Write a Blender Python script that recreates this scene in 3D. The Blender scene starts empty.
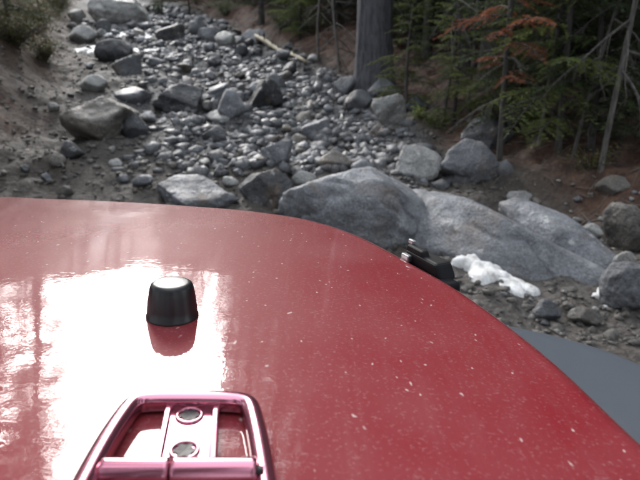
import bpy, bmesh, math, random
import numpy as np
from mathutils import Vector, Matrix

sc = bpy.context.scene
COL = sc.collection
R = math.radians
rng = np.random.default_rng(11)
random.seed(11)

# ------------------------------------------------------------------ camera
CAM_Z, PITCH, F = 1.5, 18.0, 530.0
cd = bpy.data.cameras.new('camera'); cam = bpy.data.objects.new('camera', cd); COL.objects.link(cam)
cam.location = (0, 0, CAM_Z); cam.rotation_euler = (R(90 - PITCH), 0, 0)
cd.sensor_width = 36.0; cd.lens = 36.0 * F / 640.0
cd.clip_start = 0.02; cd.clip_end = 2000
cd.dof.use_dof = True; cd.dof.focus_distance = 0.72; cd.dof.aperture_fstop = 8.5
sc.camera = cam

# ------------------------------------------------------------------ sky and sun (bright overcast)
SUN_EL, SUN_AZ = 29.0, -22.5          # azimuth measured from +Y (ahead), negative to the left
w = bpy.data.worlds.new('World'); sc.world = w; w.use_nodes = True
nt = w.node_tree; nt.nodes.clear()
sky = nt.nodes.new('ShaderNodeTexSky'); sky.sky_type = 'NISHITA'; sky.sun_disc = False
sky.sun_elevation = R(SUN_EL); sky.sun_rotation = R(SUN_AZ); sky.dust_density = 5.0; sky.air_density = 1.0
hs = nt.nodes.new('ShaderNodeHueSaturation'); hs.inputs['Saturation'].default_value = 0.30
mx = nt.nodes.new('ShaderNodeMixRGB'); mx.inputs[0].default_value = 0.5; mx.inputs[2].default_value = (11.0, 11.7, 12.6, 1)   # even cloud veil
bg = nt.nodes.new('ShaderNodeBackground'); bg.inputs['Strength'].default_value = 0.15
wo = nt.nodes.new('ShaderNodeOutputWorld')
nt.links.new(sky.outputs[0], hs.inputs['Color']); nt.links.new(hs.outputs[0], mx.inputs[1])
nt.links.new(mx.outputs[0], bg.inputs[0]); nt.links.new(bg.outputs[0], wo.inputs[0])
sd = bpy.data.lights.new('sun', 'SUN'); sd.energy = 1.5; sd.angle = R(27); sd.color = (1, 0.965, 0.92)
sun = bpy.data.objects.new('sun', sd); COL.objects.link(sun)
sdir = Vector((math.sin(R(SUN_AZ)) * math.cos(R(SUN_EL)), math.cos(R(SUN_AZ)) * math.cos(R(SUN_EL)), math.sin(R(SUN_EL))))
sun.rotation_euler = sdir.to_track_quat('Z', 'Y').to_euler(); sun.location = sdir * 60
vs = sc.view_settings
vs.view_transform = 'Standard'; vs.look = 'None'; vs.gamma = 1; vs.use_curve_mapping = False; vs.exposure = 1.3
sc.cycles.max_bounces = 4; sc.cycles.diffuse_bounces = 2; sc.cycles.glossy_bounces = 3; sc.cycles.transmission_bounces = 2

# ------------------------------------------------------------------ helpers
def mesh_from(name, V, Fc, smooth=True):
    me = bpy.data.meshes.new(name)
    V = np.asarray(V, dtype=np.float32)
    if isinstance(Fc, np.ndarray):
        n, k = Fc.shape
        me.vertices.add(len(V)); me.vertices.foreach_set('co', V.ravel())
        me.loops.add(n * k); me.loops.foreach_set('vertex_index', Fc.astype(np.int32).ravel())
        me.polygons.add(n); me.polygons.foreach_set('loop_start', np.arange(0, n * k, k, dtype=np.int32))
        me.update(calc_edges=True); me.validate()
    else:
        me.from_pydata(V.tolist(), [], Fc); me.update()
    if smooth: me.polygons.foreach_set('use_smooth', np.ones(len(me.polygons), dtype=bool))
    return me

def link(name, me, parent=None, mat=None, loc=(0, 0, 0), rot=(0, 0, 0), scale=(1, 1, 1)):
    o = bpy.data.objects.new(name, me); COL.objects.link(o)
    o.location = loc; o.rotation_euler = rot; o.scale = scale
    if parent is not None: o.parent = parent
    if mat is not None and me is not None and not me.materials: me.materials.append(mat)
    return o

def tag(o, label=None, cat=None, group=None, kind=None):
    if label: o['label'] = label
    if cat: o['category'] = cat
    if group: o['group'] = group
    if kind: o['kind'] = kind
    return o

def sstep(a, b, x):
    t = np.clip((x - a) / (b - a), 0, 1); return t * t * (3 - 2 * t)

_perm = np.random.default_rng(5).random(65536)
def vnoise2(x, y):
    xi = np.floor(x).astype(np.int64); yi = np.floor(y).astype(np.int64)
    fx = x - xi; fy = y - yi; fx = fx * fx * fx * (fx * (6 * fx - 15) + 10); fy = fy * fy * fy * (fy * (6 * fy - 15) + 10)
    h = lambda a, b: _perm[((a * 73856093) ^ (b * 19349663)) & 65535]
    return ((h(xi, yi) * (1 - fx) + h(xi + 1, yi) * fx) * (1 - fy) + (h(xi, yi + 1) * (1 - fx) + h(xi + 1, yi + 1) * fx) * fy) * 2 - 1
def vnoise3(p):
    i = np.floor(p).astype(np.int64); f = p - i; f = f * f * (3 - 2 * f)
    def h(dx, dy, dz): return _perm[(((i[:, 0] + dx) * 73856093) ^ ((i[:, 1] + dy) * 19349663) ^ ((i[:, 2] + dz) * 83492791)) & 65535]
    fx, fy, fz = f.T
    a = (h(0,0,0)*(1-fx)+h(1,0,0)*fx)*(1-fy)+(h(0,1,0)*(1-fx)+h(1,1,0)*fx)*fy
    b = (h(0,0,1)*(1-fx)+h(1,0,1)*fx)*(1-fy)+(h(0,1,1)*(1-fx)+h(1,1,1)*fx)*fy
    return (a*(1-fz)+b*fz)*2-1
def fbm2(x, y, o=4):
    s = 0; a = 1.0
    for k in range(o): s = s + a * vnoise2(x * 2**k + 17.3 * k, y * 2**k - 9.1 * k); a *= 0.5
    return s
def fbm3(p, o=4, g=0.5):
    s = 0; a = 1.0
    for k in range(o): s = s + a * vnoise3(p * 2**k + 11.7 * k); a *= g
    return s

# pixel (of the 640 x 480 photograph) -> direction
cp, sp = math.cos(R(PITCH)), math.sin(R(PITCH))
def ray(u, v):
    a = (u - 320) / F; b = (v - 240) / F
    return np.array([a, cp - b * sp, -sp - b * cp])

# ------------------------------------------------------------------ terrain shape
LY = np.array([-40, 0, 3, 6, 8, 11, 14, 20, 25, 30, 45, 200.]); LX = np.array([-4.4, -4.2, -4.1, -4.1, -4.6, -5.6, -6.8, -9.2, -11.2, -13.6, -22, -90.])
RY = np.array([-40, 0, 4, 5.5, 7, 10, 12.5, 15, 20, 25, 30, 45, 200.]); RX = np.array([3.4, 3.2, 2.9, 2.4, 1.9, 1.45, .6, -.7, -3.2, -5.6, -8.6, -17, -80.])
def H(x, y):
    x = np.asarray(x, float); y = np.asarray(y, float)
    t = (y - 5.4)
    z = 0.2 * 0.5 * (t + np.sqrt(t * t + 1.2)) - 0.005
    z = z + 0.10 * np.maximum(0, y - 36) + np.where(y < 0, 0, 0)
    dL = np.interp(y, LY, LX) - x; dR = x - np.interp(y, RY, RX)
    bank = sstep(-.6, 1.9, dL) * 1.75 + 0.30 * np.maximum(0, dL - .9) * np.exp(-np.maximum(0, dL - 20) / 40)
    z = z + bank * sstep(-2, 5, y)
    z = z + (sstep(-.2, 1.2, dR) * .28 + 0.13 * np.maximum(0, dR - .6)) * sstep(0, 5, y)
    flat = sstep(1.8, 3.6, y)
    off = sstep(-.5, 1.5, np.maximum(dL, dR))
    z = z + flat * ((.12 + .10 * off) * fbm2(x * .8 + 3, y * .8, 4) + (.05 + .02 * off) * fbm2(x * 2.9, y * 2.9 + 7, 5))
    # dirt shelf left of the rubble channel
    xb = np.interp(y, [4.5, 6.3, 7.5, 10, 13], [.1, -.4, -1.1, -2.0, -3.6]); z = z + .26 * sstep(0, .5, xb - x + .25 * vnoise2(x * 1.7, y * 1.7)) * sstep(4.4, 6.2, y) * sstep(13.5, 10.5, y)
    # raised rubble mound with the boulders on the right of the bonnet
    z = z + .12 * np.exp(-(((x - .6) / 1.2)**2 + ((y - 6.0) / 1.0)**2))
    return z
def ground_at(u, v, tmax=120):
    d = ray(u, v); t = 1.2
    while t < tmax:
        p = np.array([0, 0, CAM_Z]) + d * t
        if p[2] < float(H(p[0], p[1])): break
        t += .02 + t * .002
    return p, t

# ------------------------------------------------------------------ materials
def newmat(name):
    m = bpy.data.materials.new(name); m.use_nodes = True
    n = m.node_tree.nodes; b = n['Principled BSDF']
    return m, n, m.node_tree.links, b
def N(n, t, **kw):
    x = n.new(t)
    for k, v in kw.items(): setattr(x, k, v)
    return x
def noise(n, l, co, scale, detail=6, rough=.6, dist=0):
    x = n.new('ShaderNodeTexNoise'); x.inputs['Scale'].default_value = scale; x.inputs['Detail'].default_value = detail
    x.inputs['Roughness'].default_value = rough; x.inputs['Distortion'].default_value = dist
    if co is not None: l.new(co, x.inputs['Vector'])
    return x.outputs['Fac']
def ramp(n, l, fac, stops, interp='LINEAR'):
    x = n.new('ShaderNodeValToRGB'); x.color_ramp.interpolation = interp
    e = x.color_ramp.elements
    while len(e) > 1: e.remove(e[-1])
    e[0].position = stops[0][0]; e[0].color = stops[0][1]
    for p, c in stops[1:]:
        k = e.new(p); k.color = c
    l.new(fac, x.inputs[0]); return x.outputs[0]
def g(v): return (v, v, v, 1)
def mixc(n, l, fac, a, b, mode='MIX'):
    x = n.new('ShaderNodeMixRGB'); x.blend_type = mode
    for i, s in ((0, fac), (1, a), (2, b)):
        if hasattr(s, 'is_output'): l.new(s, x.inputs[i])
        else: x.inputs[i].default_value = s
    return x.outputs[0]
def math_(n, l, op, a, b=0.0):
    x = n.new('ShaderNodeMath'); x.operation = op
    for i, s in ((0, a), (1, b)):
        if hasattr(s, 'is_output'): l.new(s, x.inputs[i])
        else: x.inputs[i].default_value = s
    return x.outputs[0]
def bump(n, l, h, dist, strength=1.0, prev=None):
    x = n.new('ShaderNodeBump'); x.inputs['Distance'].default_value = dist; x.inputs['Strength'].default_value = strength
    l.new(h, x.inputs['Height'])
    if prev is not None: l.new(prev, x.inputs['Normal'])
    return x.outputs[0]

def rock_material(name, dark, light, var=.45, warm=(.16, .11, .075, 1), warm_amt=.5, ro=(.42, .8)):
    m, n, l, b = newmat(name)
    geo = n.new('ShaderNodeNewGeometry'); pos = geo.outputs['Position']
    oi = n.new('ShaderNodeObjectInfo')
    a = noise(n, l, pos, 3.2, 8, .62, .3)
    c = ramp(n, l, a, [(.30, dark), (.52, tuple(.5 * (x + y) for x, y in zip(dark, light))), (.70, light)])
    sp_ = noise(n, l, pos, 55, 4, .7)
    c = mixc(n, l, .55, c, ramp(n, l, sp_, [(.36, g(.35)), (.5, g(1)), (.66, g(1.7))]), 'MULTIPLY')
    st = noise(n, l, pos, 1.3, 6, .6, 1.2)
    c = mixc(n, l, math_(n, l, 'MULTIPLY', ramp(n, l, st, [(.56, g(0)), (.68, g(1))]), warm_amt), c, warm)
    lic = noise(n, l, pos, 9, 7, .7)
    c = mixc(n, l, ramp(n, l, lic, [(.60, g(0)), (.66, g(.6))]), c, (.40, .41, .40, 1))
    rv = math_(n, l, 'ADD', math_(n, l, 'MULTIPLY', oi.outputs['Random'], var * 2), 1 - var)
    c = mixc(n, l, 1.0, c, rv, 'MULTIPLY')
    l.new(c, b.inputs['Base Color'])
    l.new(ramp(n, l, noise(n, l, pos, 6, 5), [(.3, g(ro[0])), (.7, g(ro[1]))]), b.inputs['Roughness'])
    nb = bump(n, l, noise(n, l, pos, 7, 5, .68, .4), .05, .9)
    nb = bump(n, l, noise(n, l, pos, 38, 4, .7), .012, .9, nb)
    l.new(nb, b.inputs['Normal'])
    return m
M = {}
M['rock'] = rock_material('granite_rock', (.055, .058, .068, 1), (.20, .207, .225, 1))
M['wetrock'] = rock_material('wet_rubble', (.045, .047, .054, 1), (.19, .195, .21, 1), .0, warm_amt=.4, ro=(.30, .7))
M['boulder'] = rock_material('weathered_boulder', (.08, .085, .098, 1), (.28, .292, .315, 1), .10, warm_amt=.45)
M['darkrock'] = rock_material('dark_rock', (.022, .023, .027, 1), (.085, .088, .098, 1), .3)
M['palerock'] = rock_material('pale_rock', (.15, .15, .148, 1), (.36, .36, .355, 1), .2, warm_amt=.25)
M['dirtrock'] = rock_material('dirt_covered_rock', (.055, .05, .045, 1), (.17, .158, .145, 1), .3)

def ground_material():
    m, n, l, b = newmat('trail_ground')
    geo = n.new('ShaderNodeNewGeometry'); pos = geo.outputs['Position']
    at = n.new('ShaderNodeAttribute'); at.attribute_name = 'zone'
    sep = n.new('ShaderNodeSeparateColor'); l.new(at.outputs['Color'], sep.inputs[0])
    dirt = ramp(n, l, noise(n, l, pos, 2.2, 6, .65, .3), [(.3, (.022, .016, .012, 1)), (.5, (.052, .040, .031, 1)), (.7, (.115, .098, .082, 1))])
    grav = ramp(n, l, noise(n, l, pos, 26, 4, .7), [(.34, (.02, .02, .021, 1)), (.5, (.08, .08, .082, 1)), (.66, (.21, .21, .214, 1))])
    duff = ramp(n, l, noise(n, l, pos, 5, 6, .7), [(.3, (.017, .009, .006, 1)), (.5, (.068, .035, .022, 1)), (.72, (.15, .080, .052, 1))])
    oran = ramp(n, l, noise(n, l, pos, 4, 5, .7), [(.3, (.08, .045, .025, 1)), (.6, (.22, .125, .07, 1)), (.75, (.30, .2, .13, 1))])
    c = mixc(n, l, sep.outputs[0], dirt, grav)
    c = mixc(n, l, sep.outputs[1], c, duff)
    c = mixc(n, l, sep.outputs[2], c, oran)
    l.new(c, b.inputs['Base Color']); b.inputs['Roughness'].default_value = .78
    vor = n.new('ShaderNodeTexVoronoi'); vor.inputs['Scale'].default_value = 17; l.new(pos, vor.inputs['Vector'])
    inv = math_(n, l, 'SUBTRACT', 1, vor.outputs['Distance'])
    nb = bump(n, l, noise(n, l, pos, 8, 5, .7), .06, .8)
    nb = bump(n, l, inv, .03, .7, nb)
    nb = bump(n, l, noise(n, l, pos, 60, 3, .7), .015, .9, nb)
    l.new(nb, b.inputs['Normal'])
    return m
M['ground'] = ground_material()

def bark_material(name, dark, light, scale=1.0):
    m, n, l, b = newmat(name)
    tc = n.new('ShaderNodeTexCoord'); mp = n.new('ShaderNodeMapping'); mp.inputs['Scale'].default_value = (9 * scale, 9 * scale, 1.6 * scale)
    l.new(tc.outputs['Object'], mp.inputs['Vector'])
    f = noise(n, l, mp.outputs[0], 2.2, 9, .65, .6)
    c = ramp(n, l, f, [(.34, dark), (.62, light)])
    oi = n.new('ShaderNodeObjectInfo')
    c = mixc(n, l, 1.0, c, math_(n, l, 'ADD', math_(n, l, 'MULTIPLY', oi.outputs['Random'], .6), .7), 'MULTIPLY')
    l.new(c, b.inputs['Base Color']); b.inputs['Roughness'].default_value = .85
    l.new(bump(n, l, f, .03, .9), b.inputs['Normal'])
    return m
M['bark'] = bark_material('fir_bark', (.02, .018, .018, 1), (.085, .078, .074, 1))
M['bigbark'] = bark_material('old_trunk_bark', (.028, .028, .035, 1), (.11, .108, .122, 1), 1.0)
M['deadwood'] = bark_material('grey_dead_wood', (.05, .047, .044, 1), (.17, .16, .15, 1), 2)

def leaf_material(name, a, bb, trans=.25):
    m, n, l, b = newmat(name)
    at = n.new('ShaderNodeAttribute'); at.attribute_name = 'tint'
    oi = n.new('ShaderNodeObjectInfo')
    c = mixc(n, l, at.outputs['Fac'], a, bb)
    c = mixc(n, l, 1.0, c, math_(n, l, 'ADD', math_(n, l, 'MULTIPLY', oi.outputs['Random'], .5), .75), 'MULTIPLY')
    l.new(c, b.inputs['Base Color']); b.inputs['Roughness'].default_value = .55
    tr = n.new('ShaderNodeBsdfTranslucent'); l.new(c, tr.inputs['Color'])
    ms = n.new('ShaderNodeMixShader'); ms.inputs[0].default_value = trans
    l.new(b.outputs[0], ms.inputs[1]); l.new(tr.outputs[0], ms.inputs[2]); l.new(ms.outputs[0], n['Material Output'].inputs[0])
    return m
M['needle'] = leaf_material('fir_needles', (.022, .040, .016, 1), (.095, .130, .040, 1))
M['needle_bright'] = leaf_material('young_fir_needles', (.04, .07, .018, 1), (.19, .23, .055, 1), .35)
M['needle_rust'] = leaf_material('dead_rust_needles', (.10, .035, .018, 1), (.30, .10, .045, 1))
M['leaf'] = leaf_material('shrub_leaves', (.025, .035, .012, 1), (.13, .12, .035, 1), .3)

def snow_material():
    m, n, l, b = newmat('old_snow')
    geo = n.new('ShaderNodeNewGeometry'); pos = geo.outputs['Position']
    l.new(ramp(n, l, noise(n, l, pos, 14, 7, .7), [(.30, (.22, .19, .16, 1)), (.40, (.58, .57, .56, 1)), (.58, (.82, .83, .85, 1))]), b.inputs['Base Color'])
    b.inputs['Roughness'].default_value = .55
    l.new(bump(n, l, noise(n, l, pos, 30, 7, .7), .02, .9), b.inputs['Normal'])
    return m
M['snow'] = snow_material()

def paint_material(name, base, dust=True, metallic=0.0, dusty=.16):
    m, n, l, b = newmat(name)
    geo = n.new('ShaderNodeNewGeometry'); pos = geo.outputs['Position']
    c = base
    if dust:
        big = noise(n, l, pos, 7, 8, .65)
        veil = ramp(n, l, big, [(.30, g(.02)), (.72, g(dusty))])
        c = mixc(n, l, veil, base, (.46, .36, .36, 1))
        m2 = n.new('ShaderNodeMapping'); m2.inputs['Scale'].default_value = (90, 5, 5); m2.inputs['Rotation'].default_value = (0, 0, .25); l.new(pos, m2.inputs['Vector'])
        wipe = ramp(n, l, noise(n, l, m2.outputs[0], 1.0, 4, .6, .4), [(.50, g(0)), (.70, g(.028))])
        c = mixc(n, l, wipe, c, (.50, .38, .38, 1))
        fine = noise(n, l, pos, 260, 3, .6)
        c = mixc(n, l, ramp(n, l, fine, [(.56, g(0)), (.72, g(.16))]), c, (.55, .45, .44, 1))
        mp = n.new('ShaderNodeMapping'); mp.inputs['Scale'].default_value = (1, .55, 1); mp.inputs['Rotation'].default_value = (0, 0, .5)
        l.new(pos, mp.inputs['Vector'])
        nd = n.new('ShaderNodeTexNoise'); nd.inputs['Scale'].default_value = 60; l.new(mp.outputs[0], nd.inputs['Vector'])
        dst = mixc(n, l, .012, mp.outputs[0], nd.outputs['Color'])
        for s, lo, hi in ((29, .015, .085), (95, .05, .16), (11, .004, .024)):
            v = n.new('ShaderNodeTexVoronoi'); v.inputs['Scale'].default_value = s; v.inputs['Randomness'].default_value = 1
            l.new(dst, v.inputs['Vector'])
            spt = ramp(n, l, v.outputs['Distance'], [(lo, g(1)), (hi, g(0))])
            keep = n.new('ShaderNodeSeparateColor'); l.new(v.outputs['Color'], keep.inputs[0])
            kp = math_(n, l, 'GREATER_THAN', keep.outputs[0], .70)
            c = mixc(n, l, math_(n, l, 'MULTIPLY', math_(n, l, 'MULTIPLY', spt, kp), .62), c, (.72, .62, .60, 1))
        l.new(c, b.inputs['Base Color'])
        l.new(ramp(n, l, big, [(.3, g(.5)), (.7, g(.62))]), b.inputs['Roughness'])
        l.new(ramp(n, l, noise(n, l, pos, 14, 6, .7), [(.35, g(.008)), (.7, g(.035))]), b.inputs['Coat Roughness'])
        nb = bump(n, l, noise(n, l, pos, 30, 4, .6), .0006, .35)
        l.new(nb, b.inputs['Normal']); l.new(nb, b.inputs['Coat Normal'])
    else:
        b.inputs['Base Color'].default_value = base; b.inputs['Roughness'].default_value = .13
        b.inputs['Coat Roughness'].default_value = .03
    b.inputs['Metallic'].default_value = metallic
    if dust: b.inputs['Specular IOR Level'].default_value = .12
    b.inputs['Coat Weight'].default_value = 1.0; b.inputs['Coat IOR'].default_value = 1.6
    return m
M['paint'] = paint_material('red_paint', (.21, .006, .014, 1), dusty=.10)
M['hinge'] = paint_material('red_hinge_paint', (.46, .15, .22, 1), False, .85)
def plain(name, col, rough, metallic=0, nscale=0, nd=.0005, var=.25):
    m, n, l, b = newmat(name)
    tc = n.new('ShaderNodeNewGeometry'); pos = tc.outputs['Position']
    f = noise(n, l, pos, 40, 6, .65)
    l.new(mixc(n, l, f, tuple(c * (1 - var) for c in col[:3]) + (1,), tuple(min(1, c * (1 + var)) for c in col[:3]) + (1,)), b.inputs['Base Color'])
    l.new(ramp(n, l, f, [(.3, g(max(0, rough - .025))), (.7, g(rough + .025))]), b.inputs['Roughness'])
    b.inputs['Metallic'].default_value = metallic
    if nscale: l.new(bump(n, l, noise(n, l, pos, nscale, 3), nd, .5), b.inputs['Normal'])
    return m
M['rubber'] = plain('black_rubber', (.008, .008, .010), .36, 0, 600, .0002)
M['flare'] = plain('grey_flare_plastic', (.085, .097, .115), .30, 0, 900, .0002, .07)
M['blackmetal'] = plain('black_coated_metal', (.012, .012, .014), .3)
M['steel'] = plain('bare_steel', (.40, .40, .42), .4, 1)
M['boltdark'] = plain('bolt_socket', (.012, .008, .010), .5, 0)
M['latchblack'] = plain('matt_black_rubber', (.006, .006, .008), .6)
M['latchblack'].node_tree.nodes['Principled BSDF'].inputs['Specular IOR Level'].default_value = .2
M['hoodseal'] = plain('dark_seal', (.01, .01, .01), .7)
M['log'] = plain('peeled_log_wood', (.30, .26, .185), .65, 0, 30, .01, .45)
M['twig'] = plain('dry_twigs', (.12, .10, .085), .8, 0, 0, 0, .5)

# ------------------------------------------------------------------ ground sheet
def axis(lo, a, b_, hi, st, gr=1.12):
    mid = np.arange(a, b_, st); r = [b_]; s = st
    while r[-1] < hi: s = min(s * gr, 8); r.append(r[-1] + s)
    lft = [a]; s = st
    while lft[-1] > lo: s = min(s * gr, 8); lft.append(lft[-1] - s)
    return np.concatenate([np.array(lft[1:])[::-1], mid, np.array(r)])
gx = axis(-190, -7.5, 4.5, 190, .055); gy = axis(-90, 2.0, 15.5, 260, .055, 1.02)
X, Y = np.meshgrid(gx, gy); Z = H(X, Y)
V = np.stack([X.ravel(), Y.ravel(), Z.ravel()], 1)
nx, ny = len(gx), len(gy)
i = np.arange(nx * ny).reshape(ny, nx)
Fq = np.stack([i[:-1, :-1].ravel(), i[:-1, 1:].ravel(), i[1:, 1:].ravel(), i[1:, :-1].ravel()], 1)
gm = mesh_from('ground', V, Fq)
dL = np.interp(V[:, 1], LY, LX) - V[:, 0]; dR = V[:, 0] - np.interp(V[:, 1], RY, RX)
jit = .5 * fbm2(V[:, 0] * .9, V[:, 1] * .9)
# channel of rubble in the middle of the trail
cx = .45 * np.interp(V[:, 1], LY, LX) + .55 * np.interp(V[:, 1], RY, RX)
wid = .5 * (np.interp(V[:, 1], RY, RX) - np.interp(V[:, 1], LY, LX))
grv = sstep(.95, .45, np.abs(V[:, 0] - cx - .3) / wid + .35 * jit) * sstep(5, 7.5, V[:, 1])
grv = np.maximum(grv, .25 + .3 * jit)
duff = np.clip(sstep(-.3, .5, dR + jit * .6) + sstep(-.9, .7, dL + jit), 0, 1)
ora = np.exp(-((dL - .55) / .35)**2) * sstep(9.5, 12, V[:, 1]) * sstep(24, 19, V[:, 1]) * np.clip(.7 + jit, 0, 1)
zc = np.stack([np.clip(grv, 0, 1), duff, ora, np.ones_like(ora)], 1).astype(np.float32)
ca = gm.color_attributes.new('zone', 'FLOAT_COLOR', 'POINT'); ca.data.foreach_set('color', zc.ravel())
ground = link('ground', gm, None, M['ground']); tag(ground, 'rocky dirt trail climbing between a brown left bank and the forest floor', None, None, 'structure')

# ------------------------------------------------------------------ rocks
def ico(sub):
    bm = bmesh.new(); bmesh.ops.create_icosphere(bm, subdivisions=sub, radius=1)
    V = np.array([v.co[:] for v in bm.verts]); Fc = np.array([[v.index for v in f.verts] for f in bm.faces]); bm.free(); return V, Fc
ICO = {k: ico(k) for k in (1, 2, 3, 4, 5, 6)}
def rock_mesh(name, seed, sub, planes=11, rough=.10, dims=(1, 1, 1), fine=1.0, lo=.5, soft=48.0, boxy=0):
    rg = np.random.default_rng(seed); D, Fc = ICO[sub]
    nrm = rg.normal(size=(planes, 3)); nrm /= np.linalg.norm(nrm, axis=1)[:, None]
    off = rg.uniform(lo, 1.0, planes)
    dots = D @ nrm.T
    rr = np.where(dots > .05, off / np.maximum(dots, .05), 9.0)
    rb = 1.08 if not boxy else 1.0 / (np.abs(D) ** boxy).sum(1) ** (1 / boxy)
    rr = np.minimum(rr, np.reshape(rb, (-1, 1)))
    r = -np.log(np.exp(-soft * rr).sum(1) + np.exp(-soft * rb)) / soft        # soft minimum of the cutting planes
    r = r * (1 + .0) ; r /= r.max()
    P = D * r[:, None]
    P = P * (1 + rough * fbm3(P * 1.6 + seed, 3))[:, None]
    if sub >= 4:
        rd = np.abs(fbm3(P * 1.3 + seed * 3.1, 3)); P = P * (1 - .045 * np.exp(-(rd / .045) ** 2))[:, None]
    if sub >= 4: P = P * (1 + rough * .28 * fine * fbm3(P * 7 + seed * 1.7, 4, .6))[:, None]
    mn, mxx = P.min(0), P.max(0)
    P = (P - (mn + mxx) / 2) / (mxx - mn) * np.array(dims)
    return mesh_from(name, P, Fc, sub >= 5)
PROTO = [rock_mesh('rock', 100 + k, 4, 11 + k % 6, .07) for k in range(9)]
SMALL = [rock_mesh('rock', 200 + k, 3, 9 + k % 5, .08) for k in range(8)]
mat_meshes = {}
def rock_proto(k, small, mat):
    key = (k, small, mat)
    if key not in mat_meshes:
        me = (SMALL if small else PROTO)[k].copy(); me.materials.clear(); me.materials.append(M[mat]); mat_meshes[key] = me
    return mat_meshes[key]

# rocks that can be told apart in the photograph: left, right, top, base (pixels), material, name, label
big = []
def place_rock(l_, r_, t_, b_, mat, label, name='rock', k=None, depth=.8, tilt=0, sink=.18, sub=4, group=None, cat='rock', yaw=None, planes=13, lo=.5):
    u = (l_ + r_) / 2
    p, t = ground_at(u, b_)
    sc_ = t / F                                       # metres per pixel there
    wd = (r_ - l_) * sc_
    dep = wd * depth
    hp = (b_ - t_) * sc_
    al = math.asin(max(0, (CAM_Z - p[2]) / np.linalg.norm(p - np.array([0, 0, CAM_Z]))))
    ht = max(.35 * wd, (hp - .55 * dep * math.sin(max(al, 0))) / math.cos(al)) / (1 - sink)
    seed = int(u * 7 + b_ * 13)
    if sub >= 5:
        me = rock_mesh(name, seed, sub, planes, .09, lo=lo); me.materials.append(M[mat])
    else:
        me = rock_proto(seed % 9 if k is None else k, False, mat)
    fw = np.array([ray(u, b_)[0], ray(u, b_)[1]]); fw /= np.linalg.norm(fw)
    c = p[:2] + fw * dep * .42
    o = link(name, me, None, None, (c[0], c[1], p[2] + ht * (.5 - sink)), (R(random.uniform(-8, 8)), R(tilt), -math.atan2(fw[0], fw[1]) + (R(random.uniform(-25, 25)) if yaw is None else R(yaw))), (wd, dep, ht))
    tag(o, label, cat, group); big.append((c[0], c[1], wd * .5)); return o

# two great boulders beside the bonnet
def boulder(name, loc, dims, rot, seed, mat, label, sub=6, planes=16, lo=.62, rough=.06, soft=42, cat='boulder', boxy=3.6):
    me = rock_mesh(name, seed, sub, planes, rough, (1, 1, 1), 1.0, lo, soft, boxy); me.materials.append(M[mat])
    o = link(name, me, None, None, loc, tuple(R(a) for a in rot), dims); tag(o, label, cat); big.append((loc[0], loc[1], max(dims[:2]) * .5)); return o
boulder('boulder', (.42, 4.72, .20), (1.55, 1.10, 1.02), (8, 4, -8), 31, 'boulder', 'biggest pale grey boulder just beyond the front corner of the red bonnet')
boulder('boulder', (1.33, 4.15, .02), (.98, 2.15, .86), (13, 8, 37), 47, 'boulder', 'long grey sloping boulder to the right of the biggest boulder, above the snow')
boulder('boulder', (1.98, 4.25, .06), (.55, 1.15, .55), (10, 14, 33), 53, 'rock', 'grey slab leaning against the right flank of the long sloping boulder', 5)

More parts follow.
